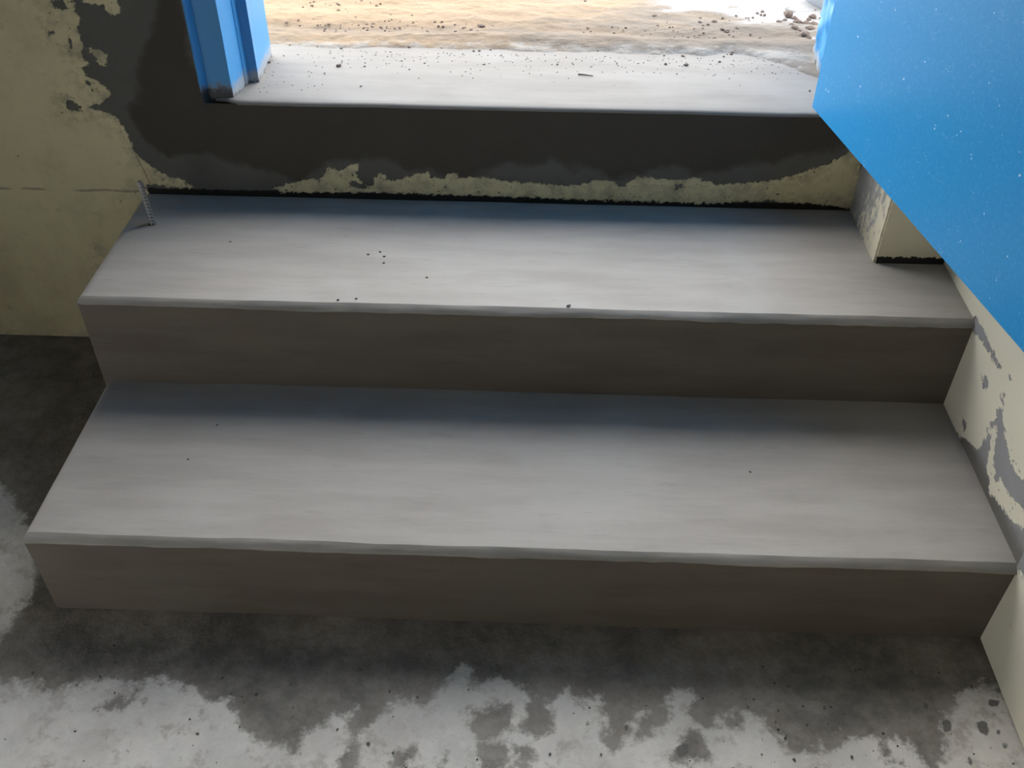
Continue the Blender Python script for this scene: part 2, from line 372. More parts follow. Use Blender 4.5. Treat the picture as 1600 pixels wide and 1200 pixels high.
def simple(name, c1, c2, sc=60, rough=.85, bd=.001, **kw):
    n = NT(name)
    k = n.noise(sc, 4, .6)
    return n.out(n.mix(k, c1, c2), rough, n.bump(k, bd, .6), **kw)

MW = wall_material()
MSW = side_wall_material()
MPIER = pier_material()
MPLAIN = plain_wall_material()
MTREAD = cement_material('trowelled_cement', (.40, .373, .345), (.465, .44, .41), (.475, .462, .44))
MRISER = cement_material('dark_cement_render', (.118, .10, .082), (.146, .126, .104), (.136, .122, .104), .8)  # riser cement, darker and browner than the treads
MNOSE = cement_material('cement_edge', (.27, .255, .235), (.38, .362, .338), (.23, .22, .205))
MSILL = cement_material('pale_sill_cement', (.232, .222, .212), (.262, .252, .242), (.275, .268, .262))
MFLOOR = floor_material()
MFRAME = blue_frame_material()
MLEAF = blue_leaf_material()
MGROUND = ground_material()
MCEIL = simple('dark_unseen_ceiling', (.035, .03, .025), (.06, .05, .042), 4)  # unseen ceiling, coloured dark to cut bounce onto the treads
MADDED_EAVE = simple('added_dark_eave', (.05, .042, .035), (.08, .066, .055), 4)  # added eave, dark so its underside bounces little light
def rebar_material():
    n = NT('cement_dusted_steel')
    x, y, z = n.sep()
    col = n.mix(n.noise(230, 4, .65), (.30, .295, .285), (.58, .575, .56))
    r = n.math('SQRT', n.math('ADD', n.math('MULTIPLY', n.math('ADD', x, n.math('MULTIPLY', z, .011)), n.math('ADD', x, n.math('MULTIPLY', z, .011))), n.math('MULTIPLY', y, y)))
    col = n.mix(n.mr(r, .0053, .0046), col, (.17, .155, .14))  # grooves between the ribs coloured dark, as recess shade
    return n.out(col, .6, n.bump(n.noise(300, 3), .0004, .6), Metallic=.2)
MREBAR = rebar_material()
MCLOD = simple('brown_earth_clod', (.115, .085, .075), (.21, .165, .145), 300, .95)
MCRUMB = simple('dark_crumb', (.10, .088, .075), (.18, .16, .14), 90, .95)
MWHITE = simple('white_plaster', (.72, .72, .72), (.80, .80, .80), 40, .9)
MSACK = simple('grey_woven_sack', (.42, .47, .55), (.52, .56, .62), 30, .7)
MTWIG = simple('dry_twig', (.16, .13, .10), (.24, .2, .16), 120, .9)
MHINGE = simple('dull_steel', (.3, .3, .3), (.4, .4, .4), 50, .45, .0005, Metallic=.9)

# ------------------------------------------------------------------ mesh helpers
def link(name, me, mat=None, parent=None):
    o = bpy.data.objects.new(name, me)
    COL.objects.link(o)
    if mat is not None:
        me.materials.clear()
        me.materials.append(mat)
    if parent is not None:
        o.parent = parent
    return o

def from_bm(name, bm, mat, parent=None, smooth=False):
    me = bpy.data.meshes.new(name)
    bmesh.ops.recalc_face_normals(bm, faces=bm.faces)
    bm.to_mesh(me)
    bm.free()
    if smooth:
        me.polygons.foreach_set('use_smooth', [True] * len(me.polygons))
    return link(name, me, mat, parent)

def box(bm, a, b):
    vs = [bm.verts.new((x, y, z)) for x in (a[0], b[0]) for y in (a[1], b[1]) for z in (a[2], b[2])]
    for f in ((0, 1, 3, 2), (4, 6, 7, 5), (0, 4, 5, 1), (2, 3, 7, 6), (0, 2, 6, 4), (1, 5, 7, 3)):
        bm.faces.new([vs[i] for i in f])

def prism(bm, pts, z0, z1):
    lo = [bm.verts.new((x, y, z0)) for x, y in pts]
    hi = [bm.verts.new((x, y, z1)) for x, y in pts]
    k = len(pts)
    for i in range(k):
        j = (i + 1) % k
        bm.faces.new((lo[i], lo[j], hi[j], hi[i]))
    bm.faces.new(lo[::-1])
    bm.faces.new(hi)

def tag(o, label, cat, group=None, kind=None):
    o['label'] = label
    o['category'] = cat
    if group: o['group'] = group
    if kind: o['kind'] = kind
    return o

def empty(name, loc):
    o = bpy.data.objects.new(name, None)
    o.location = loc
    o.empty_display_size = .05
    COL.objects.link(o)
    return o

def sdist(P, polys):
    """signed distance of points P (n,2) to a set of polygons, positive inside"""
    best = np.full(len(P), -1e9)
    for poly in polys:
        A = np.array(poly, float)
        B = np.roll(A, -1, 0)
        d2 = np.full(len(P), 1e9)
        ins = np.zeros(len(P), bool)
        for a, b in zip(A, B):
            ab = b - a
            t = np.clip(((P - a) @ ab) / max(ab @ ab, 1e-12), 0, 1)
            q = P - a - t[:, None] * ab
            d2 = np.minimum(d2, (q * q).sum(1))
            if a[1] != b[1]:
                c = (a[1] > P[:, 1]) != (b[1] > P[:, 1])
                xi = (b[0] - a[0]) * (P[:, 1] - a[1]) / (b[1] - a[1]) + a[0]
                ins ^= c & (P[:, 0] < xi)
        best = np.maximum(best, np.where(ins, 1, -1) * np.sqrt(d2))
    return best

def fattr(me, name, vals):
    a = me.attributes.new(name, 'FLOAT', 'POINT')
    a.data.foreach_set('value', np.asarray(vals, np.float32))

def grid_mesh(name, us, vs, fn, keep=None):
    """grid over us x vs; fn(U,V) -> (n,3) coordinates"""
    U, V = np.meshgrid(us, vs, indexing='ij')
    co = fn(U.ravel(), V.ravel())
    nu, nv = len(us), len(vs)
    idx = np.arange(nu * nv).reshape(nu, nv)
    f = np.stack([idx[:-1, :-1], idx[1:, :-1], idx[1:, 1:], idx[:-1, 1:]], -1).reshape(-1, 4)
    if keep is not None:
        f = f[keep(co[f].mean(1))]
    me = bpy.data.meshes.new(name)
    me.from_pydata(co.tolist(), [], f.tolist())
    me.polygons.foreach_set('use_smooth', [True] * len(me.polygons))
    return me, co

def add_box_to(me, a, b):
    bm = bmesh.new()
    bm.from_mesh(me)
    box(bm, a, b)
    bm.to_mesh(me)
    bm.free()

def wob(x, seed, amp, sc):
    return np.array([mnoise.noise(Vector((xx * sc, seed * 7.3, 1.7))) for xx in np.atleast_1d(x)]) * amp

# ------------------------------------------------------------------ setting: walls, floor, ceiling
# wall_back: the doorway wall, its inner face at y = 0
us = np.unique(np.round(np.concatenate([np.arange(-.75, 1.24, .005), [OL, OR_, 1.2132]]), 4))
vs = np.unique(np.round(np.concatenate([np.arange(0, 1.0, .005), [H3 - .005, 1.0]]), 4))
def fn(U, V):
    return np.stack([U, np.zeros_like(U), V], -1)
def keep(c):
    return ~((c[:, 0] > OL) & (c[:, 0] < OR_) & (c[:, 2] > H3 - .005))
me, co = grid_mesh('wall_back', us, vs, fn, keep)
n0 = len(co)
for a, b in (((-1.2, 0, 0), (-.75, .21, 3)), ((-.75, .006, 0), (OL, .21, 1.0)), ((-.75, 0, 1.0), (OL, .21, 3)),
             ((OL, .006, 0), (OR_, .21, H3 - .012)), ((OR_, .006, 0), (1.30, .21, 1.0)), ((OR_, 0, 1.0), (1.30, .21, 3)),
             ((OL, 0, 2.68), (OR_, .21, 3))):
    add_box_to(me, a, b)
co = np.array([v.co[:] for v in me.vertices])
P2 = co[:, [0, 2]]
pad = np.arange(len(co)) >= n0
fattr(me, 'paint', np.where(pad, .2, np.clip(sdist(P2, PAINT), -.2, .2)))
fattr(me, 'chip', np.where(pad, -.2, np.clip(sdist(P2, CHIP), -.2, .2)))
fattr(me, 'damp', np.where(pad, -.2, np.clip(sdist(P2, DAMP), -.2, .2)))
zb = np.where(co[:, 0] > XL2, H2 + .010, .006)
fattr(me, 'foot', np.where(pad, .2, co[:, 2] - zb))
tag(link('wall_back', me, MW), 'cream wall around the doorway, patched with dark cement', 'wall', kind='structure')

# wall_right: beside the steps, with the pier standing out next to the doorway
us = np.unique(np.round(np.concatenate([np.arange(-1.1, .001, .005)]), 4))
vs = np.unique(np.round(np.arange(0, .801, .005), 4))
me, co = grid_mesh('wall_right', us, vs, lambda U, V: np.stack([np.full_like(U, XR), U, V], -1))
n0 = len(co)
add_box_to(me, (XR + .004, -3.6, 0), (XR + .2, 0, 3))
add_box_to(me, (XR, -3.6, 0), (XR + .2, -1.1, 3))
add_box_to(me, (XR, -1.1, .8), (XR + .2, 0, 3))
co = np.array([v.co[:] for v in me.vertices])
pad = np.arange(len(co)) >= n0
fattr(me, 'scrape', np.where(pad, -.2, np.clip(sdist(co[:, [1, 2]], SCRAPE), -.2, .2)))
tz = np.where(co[:, 1] > -D2, H2, np.where(co[:, 1] > -D1, H1, 0))
fattr(me, 'foot', np.where(pad, .2, co[:, 2] - tz))
wall_right = tag(link('wall_right', me, MSW), 'cream side wall with scraped grey streaks beside the steps', 'wall', kind='structure')
bm = bmesh.new()
box(bm, (XP, YP, H2 - .002), (XR, 0, 3))
bmesh.ops.bevel(bm, geom=[e for e in bm.edges if abs(e.verts[0].co.z - e.verts[1].co.z) > 1], offset=.003, segments=2, affect='EDGES')
tag(from_bm('pillar', bm, MPIER), 'narrow cream pier between the doorway and the side wall, its reveal smeared with cement', 'pillar', kind='structure')

# wall_left, out of the picture, has an added wide low window as fill light
WX, WY0, WY1, WZ0, WZ1 = -1.0, -2.3, -1.05, .04, .50
bm = bmesh.new()
for a, b in (((WX - .2, -3.6, 0), (WX, WY0, 3)), ((WX - .2, WY1, 0), (WX, .0, 3)), ((WX - .2, WY0, 0), (WX, WY1, WZ0)), ((WX - .2, WY0, WZ1), (WX, WY1, 3))):
    box(bm, a, b)
tag(from_bm('wall_left', bm, MPLAIN), 'plain wall darkened to cut bounce light, far to the left of the steps', 'wall', kind='structure')
bm = bmesh.new(); box(bm, (-1.2, -3.8, 0), (XR + .2, -3.6, 3))
tag(from_bm('wall_front', bm, MPLAIN), 'plain wall darkened to cut bounce light, behind the camera facing the doorway', 'wall', kind='structure')
bm = bmesh.new()
for a, b in (((WX - .15, WY0, WZ0), (WX - .1, WY0 + .04, WZ1)), ((WX - .15, WY1 - .04, WZ0), (WX - .1, WY1, WZ1)),
             ((WX - .15, WY0, WZ0), (WX - .1, WY1, WZ0 + .04)), ((WX - .15, WY0, WZ1 - .04), (WX - .1, WY1, WZ1))):
    box(bm, a, b)
tag(from_bm('added_window', bm, MFRAME), 'wide low window added in the unseen left wall for fill light, blue frame', 'window', kind='structure')
bm = bmesh.new(); box(bm, (-1.2, -3.8, 3), (XR + .2, .21, 3.12))
tag(from_bm('ceiling', bm, MCEIL), 'unseen ceiling over the room, darkened to cut bounce light', 'ceiling', kind='structure')

us = np.unique(np.round(np.concatenate([[-1.2, -1.0], np.arange(-.9, 1.26, .006), [XR + .1]]), 4))
vs = np.unique(np.round(np.concatenate([[-3.7, -2.6, -1.8, -1.4], np.arange(-1.15, .0, .006), [.1]]), 4))
def ffn(U, V):
    z = np.array([mnoise.noise(Vector((u * 9, v * 9, 0))) * .0015 + mnoise.noise(Vector((u * 40, v * 40, 3))) * .0006 for u, v in zip(U, V)])
    return np.stack([U, V, z - .001], -1)
me, co = grid_mesh('floor', us, vs, ffn)
fattr(me, 'stain_shade', np.clip(sdist(co[:, :2], STAIN_SHADE), -.2, .2))
fattr(me, 'blot', np.clip(sdist(co[:, :2], BLOT), -.2, .2))
tag(link('floor', me, MFLOOR), 'bare concrete floor mottled with pale dust and brown damp stains, shade painted in along the steps', 'floor', kind='structure')

# ------------------------------------------------------------------ outdoor ground
us = np.unique(np.round(np.concatenate([np.arange(-5, -.4, .25), np.arange(-.4, 1.7, .006), np.arange(1.7, 6.6, .25)]), 4))
vs = np.unique(np.round(np.concatenate([np.arange(.06, .95, .005), np.arange(.95, 7, .2)]), 4))
def gfn(U, V):
    z = np.empty_like(U)
    for i, (u, v) in enumerate(zip(U, V)):
        e = .235 + .02 * mnoise.noise(Vector((u * 5, 2, 0))) + .012 * mnoise.noise(Vector((u * 21, 5, 0)))
        if u > .92: e -= min((u - .92) * .9, .12)
        t = min(max((v - e + .035) / .07, 0), 1)
        t = t * t * (3 - 2 * t)
        k = mnoise.noise(Vector((u * 3, v * 12, 1))) * .006 + mnoise.noise(Vector((u * 14, v * 34, 2))) * .0035 + mnoise.noise(Vector((u * 60, v * 80, 3))) * .0016
        k += .007 * math.exp(-((v - .30) / .03) ** 2) - .006 * math.exp(-((v - .36) / .03) ** 2)
        z[i] = .500 + .026 * t + k * (.25 + .75 * t)
    return np.stack([U, V, z], -1)
me, co = grid_mesh('ground', us, vs, gfn)
gz = {}
def ground_z(x, y):
    i = ((co[:, 0] - x) ** 2 + (co[:, 1] - y) ** 2).argmin()
    return float(co[i, 2])
GCO = co
tag(link('ground', me, MGROUND), 'sunlit bare earth outside the doorway, tan to white with lime dust', 'ground', kind='structure')

# added eave out of view, blocks the high sky over the doorway
bm = bmesh.new(); box(bm, (-5, .21, 2.72), (6.5, ADDED_EAVE, 2.84))
tag(from_bm('added_eave', bm, MADDED_EAVE), 'eave added above the doorway outside to block the high sky', 'roof', kind='structure')

# ------------------------------------------------------------------ door sill slab
us = np.linspace(-.034, OR_, 180)
prof = [(.27, H3), (.20, H3), (.14, H3), (.08, H3), (.04, H3), (.02, H3), (.005, H3 - .0002), (.0022, H3 - .0010), (.0002, H3 - .0026), (-.0008, H3 - .0048), (-.0006, H3 - .0066), (.004, H3 - .0075), (.004, H3 - .04), (.27, H3 - .04)]
def sfn(U, V):
    out = []
    for u, v in zip(U, V):
        y, z = prof[int(v)]
        d = mnoise.noise(Vector((u * 6, y * 30, 4))) * .0008
        e = mnoise.noise(Vector((u * 9, 3, 1))) * .0008
        k = max(0., min(1., (.012 - u) / .046))
        out.append((u, y + (e * .5 if y < .01 else 0) + (.0125 * k * k * (3 - 2 * k) if y < .012 else 0), z + d))
    return np.array(out)
me, co = grid_mesh('door_sill', us, np.arange(len(prof)), sfn)
tag(link('door_sill', me, MSILL), 'pale smooth cement door sill at the top of the steps', 'sill', kind='structure')

# ------------------------------------------------------------------ concrete steps
stairs = tag(empty('concrete_steps', (.51, 0, 0)), 'two broad freshly cemented steps leading up to the door sill', 'steps', kind='thing')
off = np.array((.51, 0, 0))
def make_step(xl, D, H, yback, zb, seed):
    xs = np.unique(np.concatenate([np.linspace(xl, XR, 330), [xl + .002, xl + .005]]))
    a = wob(xs, seed, .0022, 5) + wob(xs, seed + 3, .0012, 17)
    b = wob(xs, seed + 1, .0018, 7) + wob(xs, seed + 4, .0011, 30)
    c = wob(xs, seed + 2, .0028, 6) + wob(xs, seed + 5, .0013, 34)
    endk = np.clip((xs - xl) / .012, 0, 1)             # rounded left corner
    ez = (1 - np.sqrt(np.maximum(1 - (1 - endk) ** 2, 0))) * .006
    yt = -D + .006 + a
    yl = -D - .006 + b
    zl = H - .0095 + c
    # step: riser and left end, solid down to its base
    bm = bmesh.new()
    top = [bm.verts.new((x - off[0], yy + .0035, zz + .001)) for x, yy, zz in zip(xs, yl, zl)]
    mid = [bm.verts.new((x - off[0], -D + .0006 * math.sin(x * 9 + seed), (H + zb) / 2)) for x in xs]
    bot = [bm.verts.new((x - off[0], -D + .0008 * math.sin(x * 5 + seed), zb)) for x in xs]
    for r0, r1 in ((top, mid), (mid, bot)):
        for i in range(len(xs) - 1):
            bm.faces.new((r0[i], r0[i + 1], r1[i + 1], r1[i]))
    eb = [bm.verts.new((xl - off[0], yback, z)) for z in (H - .0085, zb)]
    bm.faces.new((top[0], mid[0], bot[0], eb[1], eb[0]))
    rb = [bm.verts.new((XR - off[0], yback, z)) for z in (H - .0085, zb)]
    bm.faces.new((top[-1], rb[0], rb[1], bot[-1], mid[-1]))
    bm.faces.new((eb[0], eb[1], rb[1], rb[0]))
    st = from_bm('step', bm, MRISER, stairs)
    # tread: trowelled top slab
    ny = 26
    bm = bmesh.new()
    rows = []
    for k in range(ny + 1):
        t = k / ny
        row = []
        for i, x in enumerate(xs):
            y = yt[i] * (1 - t) + yback * t
            z = H + (mnoise.noise(Vector((x * 4, y * 9, seed))) * .0010) * min(1, t * 4) - ez[i]
            row.append(bm.verts.new((x - off[0], y, z)))
        rows.append(row)
    for k in range(ny):
        for i in range(len(xs) - 1):
            bm.faces.new((rows[k][i], rows[k][i + 1], rows[k + 1][i + 1], rows[k + 1][i]))
    eb = [bm.verts.new((xl - off[0], y, H - .0095)) for y in (yt[0], yback)]
    bm.faces.new([eb[0]] + [r[0] for r in rows] + [eb[1]])
    me = bpy.data.meshes.new('tread')
    bmesh.ops.recalc_face_normals(bm, faces=bm.faces)
    bm.to_mesh(me); bm.free()
    me.polygons.foreach_set('use_smooth', [len(p.vertices) == 4 for p in me.polygons])
    tr = link('tread', me, MTREAD, st)
    # nosing: hand-trowelled bevelled edge
    bm = bmesh.new()
    K = 5
    rows = []
    for k in range(K + 1):
        t = k / K
        row = []
        for i, x in enumerate(xs):
            bul = math.sin(math.pi * t) * (.0016 + .0012 * mnoise.noise(Vector((x * 11, seed, t * 2))))
            y = yt[i] + (yl[i] - yt[i]) * t - bul * .7
            z = H + (zl[i] - H) * t + bul * .7 - ez[i] * (1 - t)
            row.append(bm.verts.new((x - off[0], y, z)))
        rows.append(row)
    rows.append([bm.verts.new((x - off[0], yl[i] + .0042, zl[i] - .0008)) for i, x in enumerate(xs)])
    for k in range(K + 1):
        for i in range(len(xs) - 1):
            bm.faces.new((rows[k][i], rows[k + 1][i], rows[k + 1][i + 1], rows[k][i + 1]))
    eb = bm.verts.new((xl - off[0], yt[0], H - .0095))
    bm.faces.new([eb] + [r[0] for r in rows][::-1])
    me = bpy.data.meshes.new('nosing')
    bmesh.ops.recalc_face_normals(bm, faces=bm.faces)
    bm.to_mesh(me); bm.free()
    me.polygons.foreach_set('use_smooth', [len(p.vertices) == 4 for p in me.polygons])
    ns = link('nosing', me, MNOSE, st)
    return st
s1 = make_step(XL1, D1, H1, -D2 + .02, 0, 1.0)
s1['label'] = 'lower, deeper step resting on the stained floor'
s2 = make_step(XL2, D2, H2, -.0005, 0, 5.0)
s2['label'] = 'upper step against the doorway wall with the steel bar stub'

# ------------------------------------------------------------------ door frame (trim_1) and open door leaf (door_1)
frame = tag(empty('trim_1', (.5, .1, H3)), 'blue painted steel door frame standing on the pale sill', 'door frame', kind='structure')
fo = (.5, .1, H3)
ZT = 2.62
def fpart(name, pts, z0, z1, mat=MFRAME, bev=.0015):
    bm = bmesh.new()
    prism(bm, [(x - fo[0], y - fo[1]) for x, y in pts], z0 - fo[2], z1 - fo[2])
    es = [e for e in bm.edges if abs(e.verts[0].co.z - e.verts[1].co.z) > .01]
    bmesh.ops.bevel(bm, geom=es, offset=bev, segments=2, affect='EDGES')
    o = from_bm(name, bm, mat, frame)
    return o
LJ = [(-.0535, -.001), (-.0505, -.002), (-.0435, .013), (-.003, .014), (.0060, .060), (.0062, .0625), (.0048, .063), (.0052, .0655), (.0068, .0658), (.0100, .078), (.0265, .0805), (.0250, .10), (.0215, .205), (-.0535, .205)]
j1 = fpart('jamb', LJ, H3 - .02, ZT, bev=.0007)
j1['label'] = 'left jamb with a stepped rebate, dusty at its foot'
RJ = [(1.062, -.001), (1.052, .012), (1.030, .014), (1.022, .078), (1.034, .0805), (1.036, .12), (1.062, .12)]
j2 = fpart('jamb', RJ, H3 - .001, ZT, bev=.0007)
j2['label'] = 'right jamb behind the open door leaf'
hd = fpart('head', [(-.0535, .013), (1.062, .013), (1.062, .205), (-.0535, .205)], ZT, ZT + .06)
# painted masonry lump at the right reveal
bm = bmesh.new()
bmesh.ops.create_grid(bm, x_segments=1, y_segments=1, size=.01)
bm.clear()
NU, NV = 30, 60
ring = [(1.072, .118), (1.050, .120), (1.040, .150), (1.036, .19), (1.038, .235), (1.046, .272), (1.060, .290), (1.10, .295), (1.10, .118)]
def rp(t):
    t = t * (len(ring)); i = int(t) % len(ring); f = t - int(t)
    a, b = ring[i], ring[(i + 1) % len(ring)]
    return a[0] + (b[0] - a[0]) * f, a[1] + (b[1] - a[1]) * f
zs = [H3 - .03 + .42 * k / NV for k in range(NV + 1)] + [ZT]
rows = []
for z in zs:
    row = []
    for i in range(NU * 2):
        x, y = rp(i / (NU * 2))
        step = .016 if z > H3 + .165 else 0
        d = mnoise.noise(Vector((x * 26, y * 26, z * 20))) * .010 + mnoise.noise(Vector((x * 70, y * 70, z * 60))) * .0035
        k = 1 if (x < 1.09 and y > .125) else 0
        row.append(bm.verts.new((x + (d + step) * k - fo[0], y + d * k * .6 - fo[1], z - fo[2])))
    rows.append(row)
for r0, r1 in zip(rows, rows[1:]):
    for i in range(NU * 2):
        j = (i + 1) % (NU * 2)
        bm.faces.new((r0[i], r0[j], r1[j], r1[i]))
bm.faces.new(rows[-1])
rv = from_bm('reveal', bm, MFRAME, frame, smooth=True)
rv['label'] = 'rough masonry reveal daubed with blue paint'

# door leaf: hinged at the right jamb, opened inwards past a right angle
hx, hy = .9855, -.004
ang = math.atan2(.1142, .673)
dx, dy = math.sin(ang), -math.cos(ang)           # along the leaf, away from the hinge
leaf = tag(empty('door_1', (hx, hy, H3 + .012)), 'open blue metal door leaf speckled with white dust, swung into the room', 'door', kind='structure')
leaf.rotation_euler = (0, 0, math.atan2(dy, dx))
W_, T_, HH = .93, .038, 2.07
bm = bmesh.new(); box(bm, (0, 0, 0), (W_, T_, HH))
bmesh.ops.bevel(bm, geom=list(bm.edges), offset=.0025, segments=2, affect='EDGES')
pn = from_bm('panel', bm, MLEAF, leaf)
def lbox(name, a, b, mat, bev=.002):
    bm = bmesh.new(); box(bm, a, b)
    bmesh.ops.bevel(bm, geom=list(bm.edges), offset=bev, segments=2, affect='EDGES')
    return from_bm(name, bm, mat, leaf)
for zc in (.45, 1.05, 1.75):
    bm = bmesh.new()
    bmesh.ops.create_cone(bm, cap_ends=True, segments=16, radius1=.008, radius2=.008, depth=.11, matrix=Matrix.Translation((-.009, T_ - .006, zc)))
    from_bm('hinge', bm, MHINGE, leaf)
hp = lbox('handle_plate', (W_ - .075, -.004, .92), (W_ - .035, -.0005, 1.12), MHINGE)
bm = bmesh.new()
box(bm, (W_ - .17, -.05, 1.055), (W_ - .045, -.036, 1.073)); box(bm, (W_ - .062, -.05, 1.055), (W_ - .045, -.003, 1.073))
from_bm('handle', bm, MHINGE, leaf)
# ------------------------------------------------------------------ steel bar stub
bar = tag(empty('rebar_stub', (-.149, -.1055, H2)), 'short ribbed steel bar sticking up at the left back of the upper step', 'steel bar')
bm = bmesh.new()
NS, NR, L = 12, 120, .0835
rows = []
for k in range(NR + 1):
    z = -.004 + (L + .004) * k / NR
    row = []
    for i in range(NS):
        a = 2 * math.pi * i / NS
        rib = max(0, math.sin((z / .0066 + i / NS * .55) * 2 * math.pi) - .35) / .65
        lug = .0010 if i in (3, 9) else 0
        r = .0046 + .0012 * rib + lug
        if k == NR: r *= .92
        bend = .0016 * (z / L) ** 2
        row.append(bm.verts.new((r * math.cos(a) - bend - .010 * z, r * math.sin(a), z)))
    rows.append(row)
for r0, r1 in zip(rows, rows[1:]):
    for i in range(NS):
        j = (i + 1) % NS
        bm.faces.new((r0[i], r0[j], r1[j], r1[i]))
bm.faces.new(rows[-1]); bm.faces.new(rows[0][::-1])
from_bm('ribbed_bar', bm, MREBAR, bar, smooth=True)
bm = bmesh.new()
bmesh.ops.create_uvsphere(bm, u_segments=20, v_segments=10, radius=.0072)
for v in bm.verts:
    v.co.z = max(v.co.z, 0) * .16
    k = 1 + .3 * mnoise.noise(v.co * 140)
    v.co.x *= k; v.co.y *= k
cl = from_bm('mortar_collar', bm, MCRUMB, bar, smooth=True)

# ------------------------------------------------------------------ loose bits
def lump_mesh(name, seed, flat=.7, mat=MCRUMB, sub=2):
    bm = bmesh.new()
    bmesh.ops.create_icosphere(bm, subdivisions=sub, radius=1)
    for v in bm.verts:
        d = v.co.normalized()
        k = 1 + .38 * mnoise.noise(d * 1.3 + Vector((seed, 0, 0))) + .16 * mnoise.noise(d * 3.1 + Vector((0, seed, 0)))
        v.co = d * k
        v.co.z *= flat
    me = bpy.data.meshes.new(name)
    zmin = min(v.co.z for v in bm.verts)
    for v in bm.verts: v.co.z -= zmin + .12 * flat
    bm.to_mesh(me); bm.free()
    me.materials.append(mat)
    return me
crumbs = [lump_mesh('crumb', s * 3.1, .65) for s in range(5)]
clods = [lump_mesh('clod', s * 4.7 + 1, .8, MCLOD) for s in range(5)]
def put(name, me, x, y, z, r, label, cat, group=None):
    o = bpy.data.objects.new(name, me)
    COL.objects.link(o)
    o.location = (x, y, z)
    o.rotation_euler = (0, 0, random.uniform(0, 6.28))
    o.scale = (r * random.uniform(.85, 1.3), r * random.uniform(.8, 1.1), r * random.uniform(.7, 1))
    return tag(o, label, cat, group)
SILLP = [(.797, .198, .0062), (.861, .216, .004), (.312, .182, .0028), (.203, .161, .003), (.210, .072, .0028), (.423, .181, .0032), (.558, .188, .003), (.268, .19, .0026), (.024, .170, .006), (.759, .200, .0042), (1.004, .093, .0026), (.287, .151, .0024)]
for i, (x, y, r) in enumerate(SILLP):
    lab = 'largest dark mud crumb on the outer edge of the pale sill' if i == 0 else ('dark crumb on the sill at the foot of the left jamb' if i == 8 else 'small dark crumb scattered on the pale door sill')
    put('crumb', crumbs[i % 5], x, y, max(H3 - .0003, ground_z(x, y) - .0005), r * .72, lab, 'crumb', 'crumbs on the door sill')
CR2 = [(.245, -.187), (.264, -.178), (.273, -.192), (.275, -.212), (.217, -.322), (.245, -.317), (.582, -.322), (.351, -.252), (.003, -.158)]
for i, (x, y) in enumerate(CR2):
    put('crumb', crumbs[i % 5], x, y, H2 - .0004, .0021 if i != 6 else .003, 'tiny dark crumb lying on the upper step', 'crumb', 'crumbs on the upper step')
for i, (x, y) in enumerate([(.023, -.437), (-.001, -.517), (.867, -.508)]):
    put('crumb', crumbs[i % 5], x, y, H1 - .0004, .0019, 'tiny dark crumb lying on the lower step', 'crumb', 'crumbs on the lower step')
GST = [(0.944, 0.543), (0.955, 0.516), (0.973, 0.506), (0.975, 0.552), (0.913, 0.557), (0.887, 0.567), (0.859, 0.562), (0.838, 0.561), (0.984, 0.487), (0.972, 0.479), (0.986, 0.469), (0.929, 0.546), (0.757, 0.449), (0.818, 0.532), (0.983, 0.305), (1.003, 0.28), (0.865, 0.299), (0.883, 0.303), (0.831, 0.327), (0.897, 0.374), (0.917, 0.389), (0.876, 0.423), (0.862, 0.407), (0.888, 0.384), (0.928, 0.292), (0.792, 0.292), (0.307, 0.305), (0.406, 0.372), (0.57, 0.453), (0.156, 0.159), (0.846, 0.417)]
for i, (x, y) in enumerate(GST):
    white = x * .55 + y > .99
    put('stone', clods[i % 5], x, y, ground_z(x, y) - .001, random.uniform(.003, .0058),
        'small dark stone on the white lime dust outside' if white else 'small dark stone on the trampled earth outside',
        'stone', 'stones on the white dust' if white else 'stones on the trampled earth')
CLD = [(1.043, 0.45), (1.041, 0.382), (1.034, 0.392), (1.071, 0.444), (1.061, 0.422), (1.082, 0.459), (1.064, 0.39), (1.033, 0.464), (1.022, 0.441), (1.051, 0.411), (1.044, 0.424), (1.029, 0.409), (1.047, 0.358), (1.052, 0.345), (1.076, 0.419), (1.009, 0.433)]
for i, (x, y) in enumerate(CLD):
    put('mud_clod', clods[(i * 2) % 5], x, y, ground_z(x, y) - .002, random.uniform(.005, .0095),
        'brown mud clod heaped outside by the right reveal', 'clod', 'mud clods by the right reveal')
put('plaster_lump', lump_mesh('plaster_lump', 9.2, .7, MWHITE, 3), 1.048, .50, ground_z(1.048, .50) - .002, .018, 'white plaster lump on the ground in front of the grey sack', 'plaster')
# twig on the sill
bm = bmesh.new()
NSEG = 8
rows = []
for k in range(NSEG + 1):
    t = k / NSEG
    c = Vector((-.0135 + .027 * t, .002 - .004 * t + .001 * math.sin(t * 5), .0013))
    r = .0013 * (1 - .4 * t)
    rows.append([bm.verts.new(c + Vector((0, r * math.cos(a), r * math.sin(a)))) for a in [2 * math.pi * q / 6 for q in range(6)]])
for r0, r1 in zip(rows, rows[1:]):
    for i in range(6):
        bm.faces.new((r0[i], r0[(i + 1) % 6], r1[(i + 1) % 6], r1[i]))
bm.faces.new(rows[0]); bm.faces.new(rows[-1])
tw = from_bm('twig', bm, MTWIG, None, True)
tw.location = (.609, .141, H3)
tag(tw, 'thin dry twig lying on the pale door sill', 'twig')
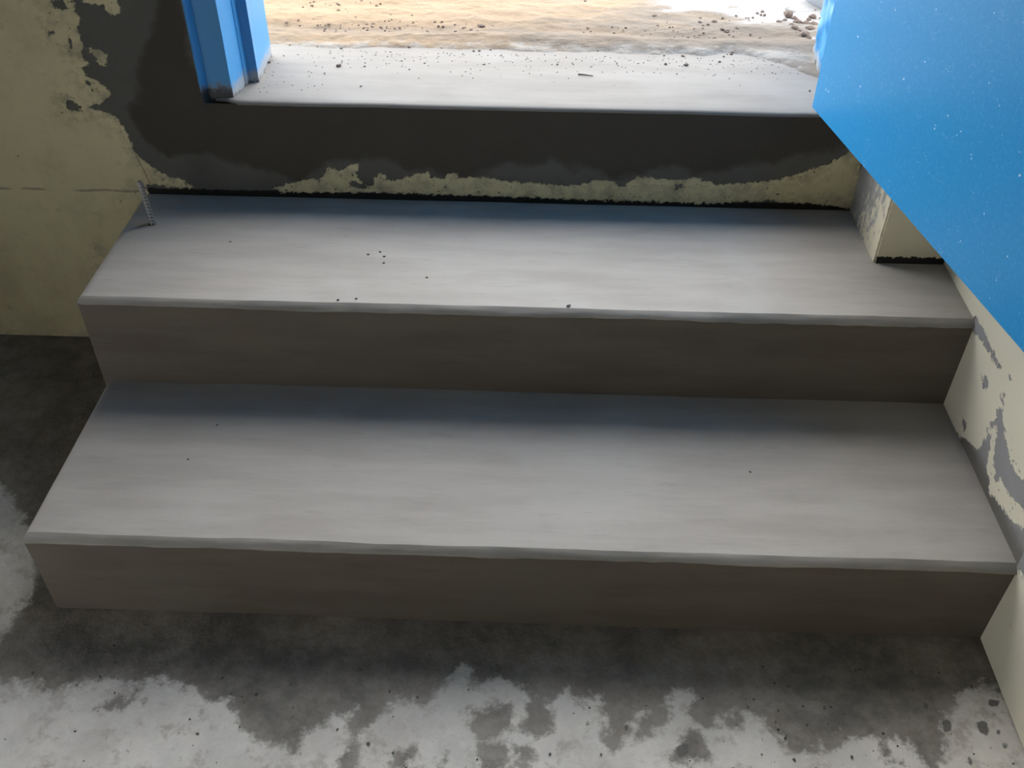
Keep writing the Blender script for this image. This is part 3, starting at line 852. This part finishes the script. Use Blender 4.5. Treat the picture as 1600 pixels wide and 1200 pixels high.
# grit: too fine to count
def grit(name, pts, mat, label, cat):
    bm = bmesh.new()
    for x, y, z, r in pts:
        m = Matrix.Translation((x, y, z)) @ Matrix.Rotation(random.uniform(0, 6), 4, 'Z') @ Matrix.Diagonal((r * random.uniform(.8, 1.6), r, r * .7, 1))
        bmesh.ops.create_icosphere(bm, subdivisions=1, radius=1, matrix=m)
    o = from_bm(name, bm, mat)
    return tag(o, label, cat, kind='stuff')
pts = []
while len(pts) < 330:
    x = random.uniform(.01, 1.0); y = .235 - abs(random.gauss(0, .05)) 
    if x < .15: y = random.uniform(.03, .235)
    if y < .02: continue
    pts.append((x, y, max(H3, ground_z(x, y)) + .0002, random.uniform(.0006, .0015)))
grit('sill_grit', pts, MCRUMB, 'fine dark grit sprinkled over the outer half of the door sill', 'grit')
pts = []
while len(pts) < 600:
    x = random.uniform(.0, 1.1); y = random.uniform(.24, .62)
    pts.append((x, y, ground_z(x, y) + .0008, random.uniform(.0012, .0036)))
grit('earth_grit', pts, MCLOD, 'loose grit and small lumps over the earth outside', 'grit')
pts = []
while len(pts) < 110:
    x = random.uniform(-.25, 1.2); y = random.uniform(-.95, -.74)
    if random.random() > .25 + .75 * (x > .85): continue
    pts.append((x, y, .0004, random.uniform(.0007, .0022)))
grit('floor_grit', pts, MCRUMB, 'dark grit strewn over the concrete floor before the steps', 'grit')
# grey sack outside at the right
bm = bmesh.new()
bmesh.ops.create_uvsphere(bm, u_segments=40, v_segments=28, radius=1)
for v in bm.verts:
    d = v.co.copy()
    z = d.z
    rr = math.sqrt(max(d.x ** 2 + d.y ** 2, 1e-9))
    s = rr ** .35 / rr if rr > .02 else 1
    fold = 1 + .05 * math.sin(math.atan2(d.y, d.x) * 7 + z * 2) * (abs(z) ** 2)
    v.co = Vector((d.x * s * .115 * fold, d.y * s * .085 * fold, (z + 1) * .19))
    v.co += Vector((1, 1, 0)) * mnoise.noise(v.co * 14) * .008
    if v.co.z > .25: v.co.x *= 1 - (v.co.z - .25) * 1.4; v.co.y *= 1 - (v.co.z - .25) * 2.5
sack = empty('sack', (1.168, .55, .515))
tag(sack, 'pale grey-blue sack standing outside behind the right reveal', 'sack')
sb = from_bm('body', bm, MSACK, sack, smooth=True)
bm = bmesh.new()
rows = []
for k in range(25):
    t = k / 24
    z = .03 + .25 * t
    rows.append([bm.verts.new((-.1165 + .02 * (1 - t) ** 3 + q[0], -.028 + q[1], z)) for q in ((0, -.004), (-.004, 0), (0, .004), (.004, 0))])
for r0, r1 in zip(rows, rows[1:]):
    for i in range(4):
        bm.faces.new((r0[i], r0[(i + 1) % 4], r1[(i + 1) % 4], r1[i]))
bm.faces.new(rows[0]); bm.faces.new(rows[-1])
sm = from_bm('seam', bm, simple('sack_seam', (.13, .20, .32), (.18, .26, .4), 40), sack)
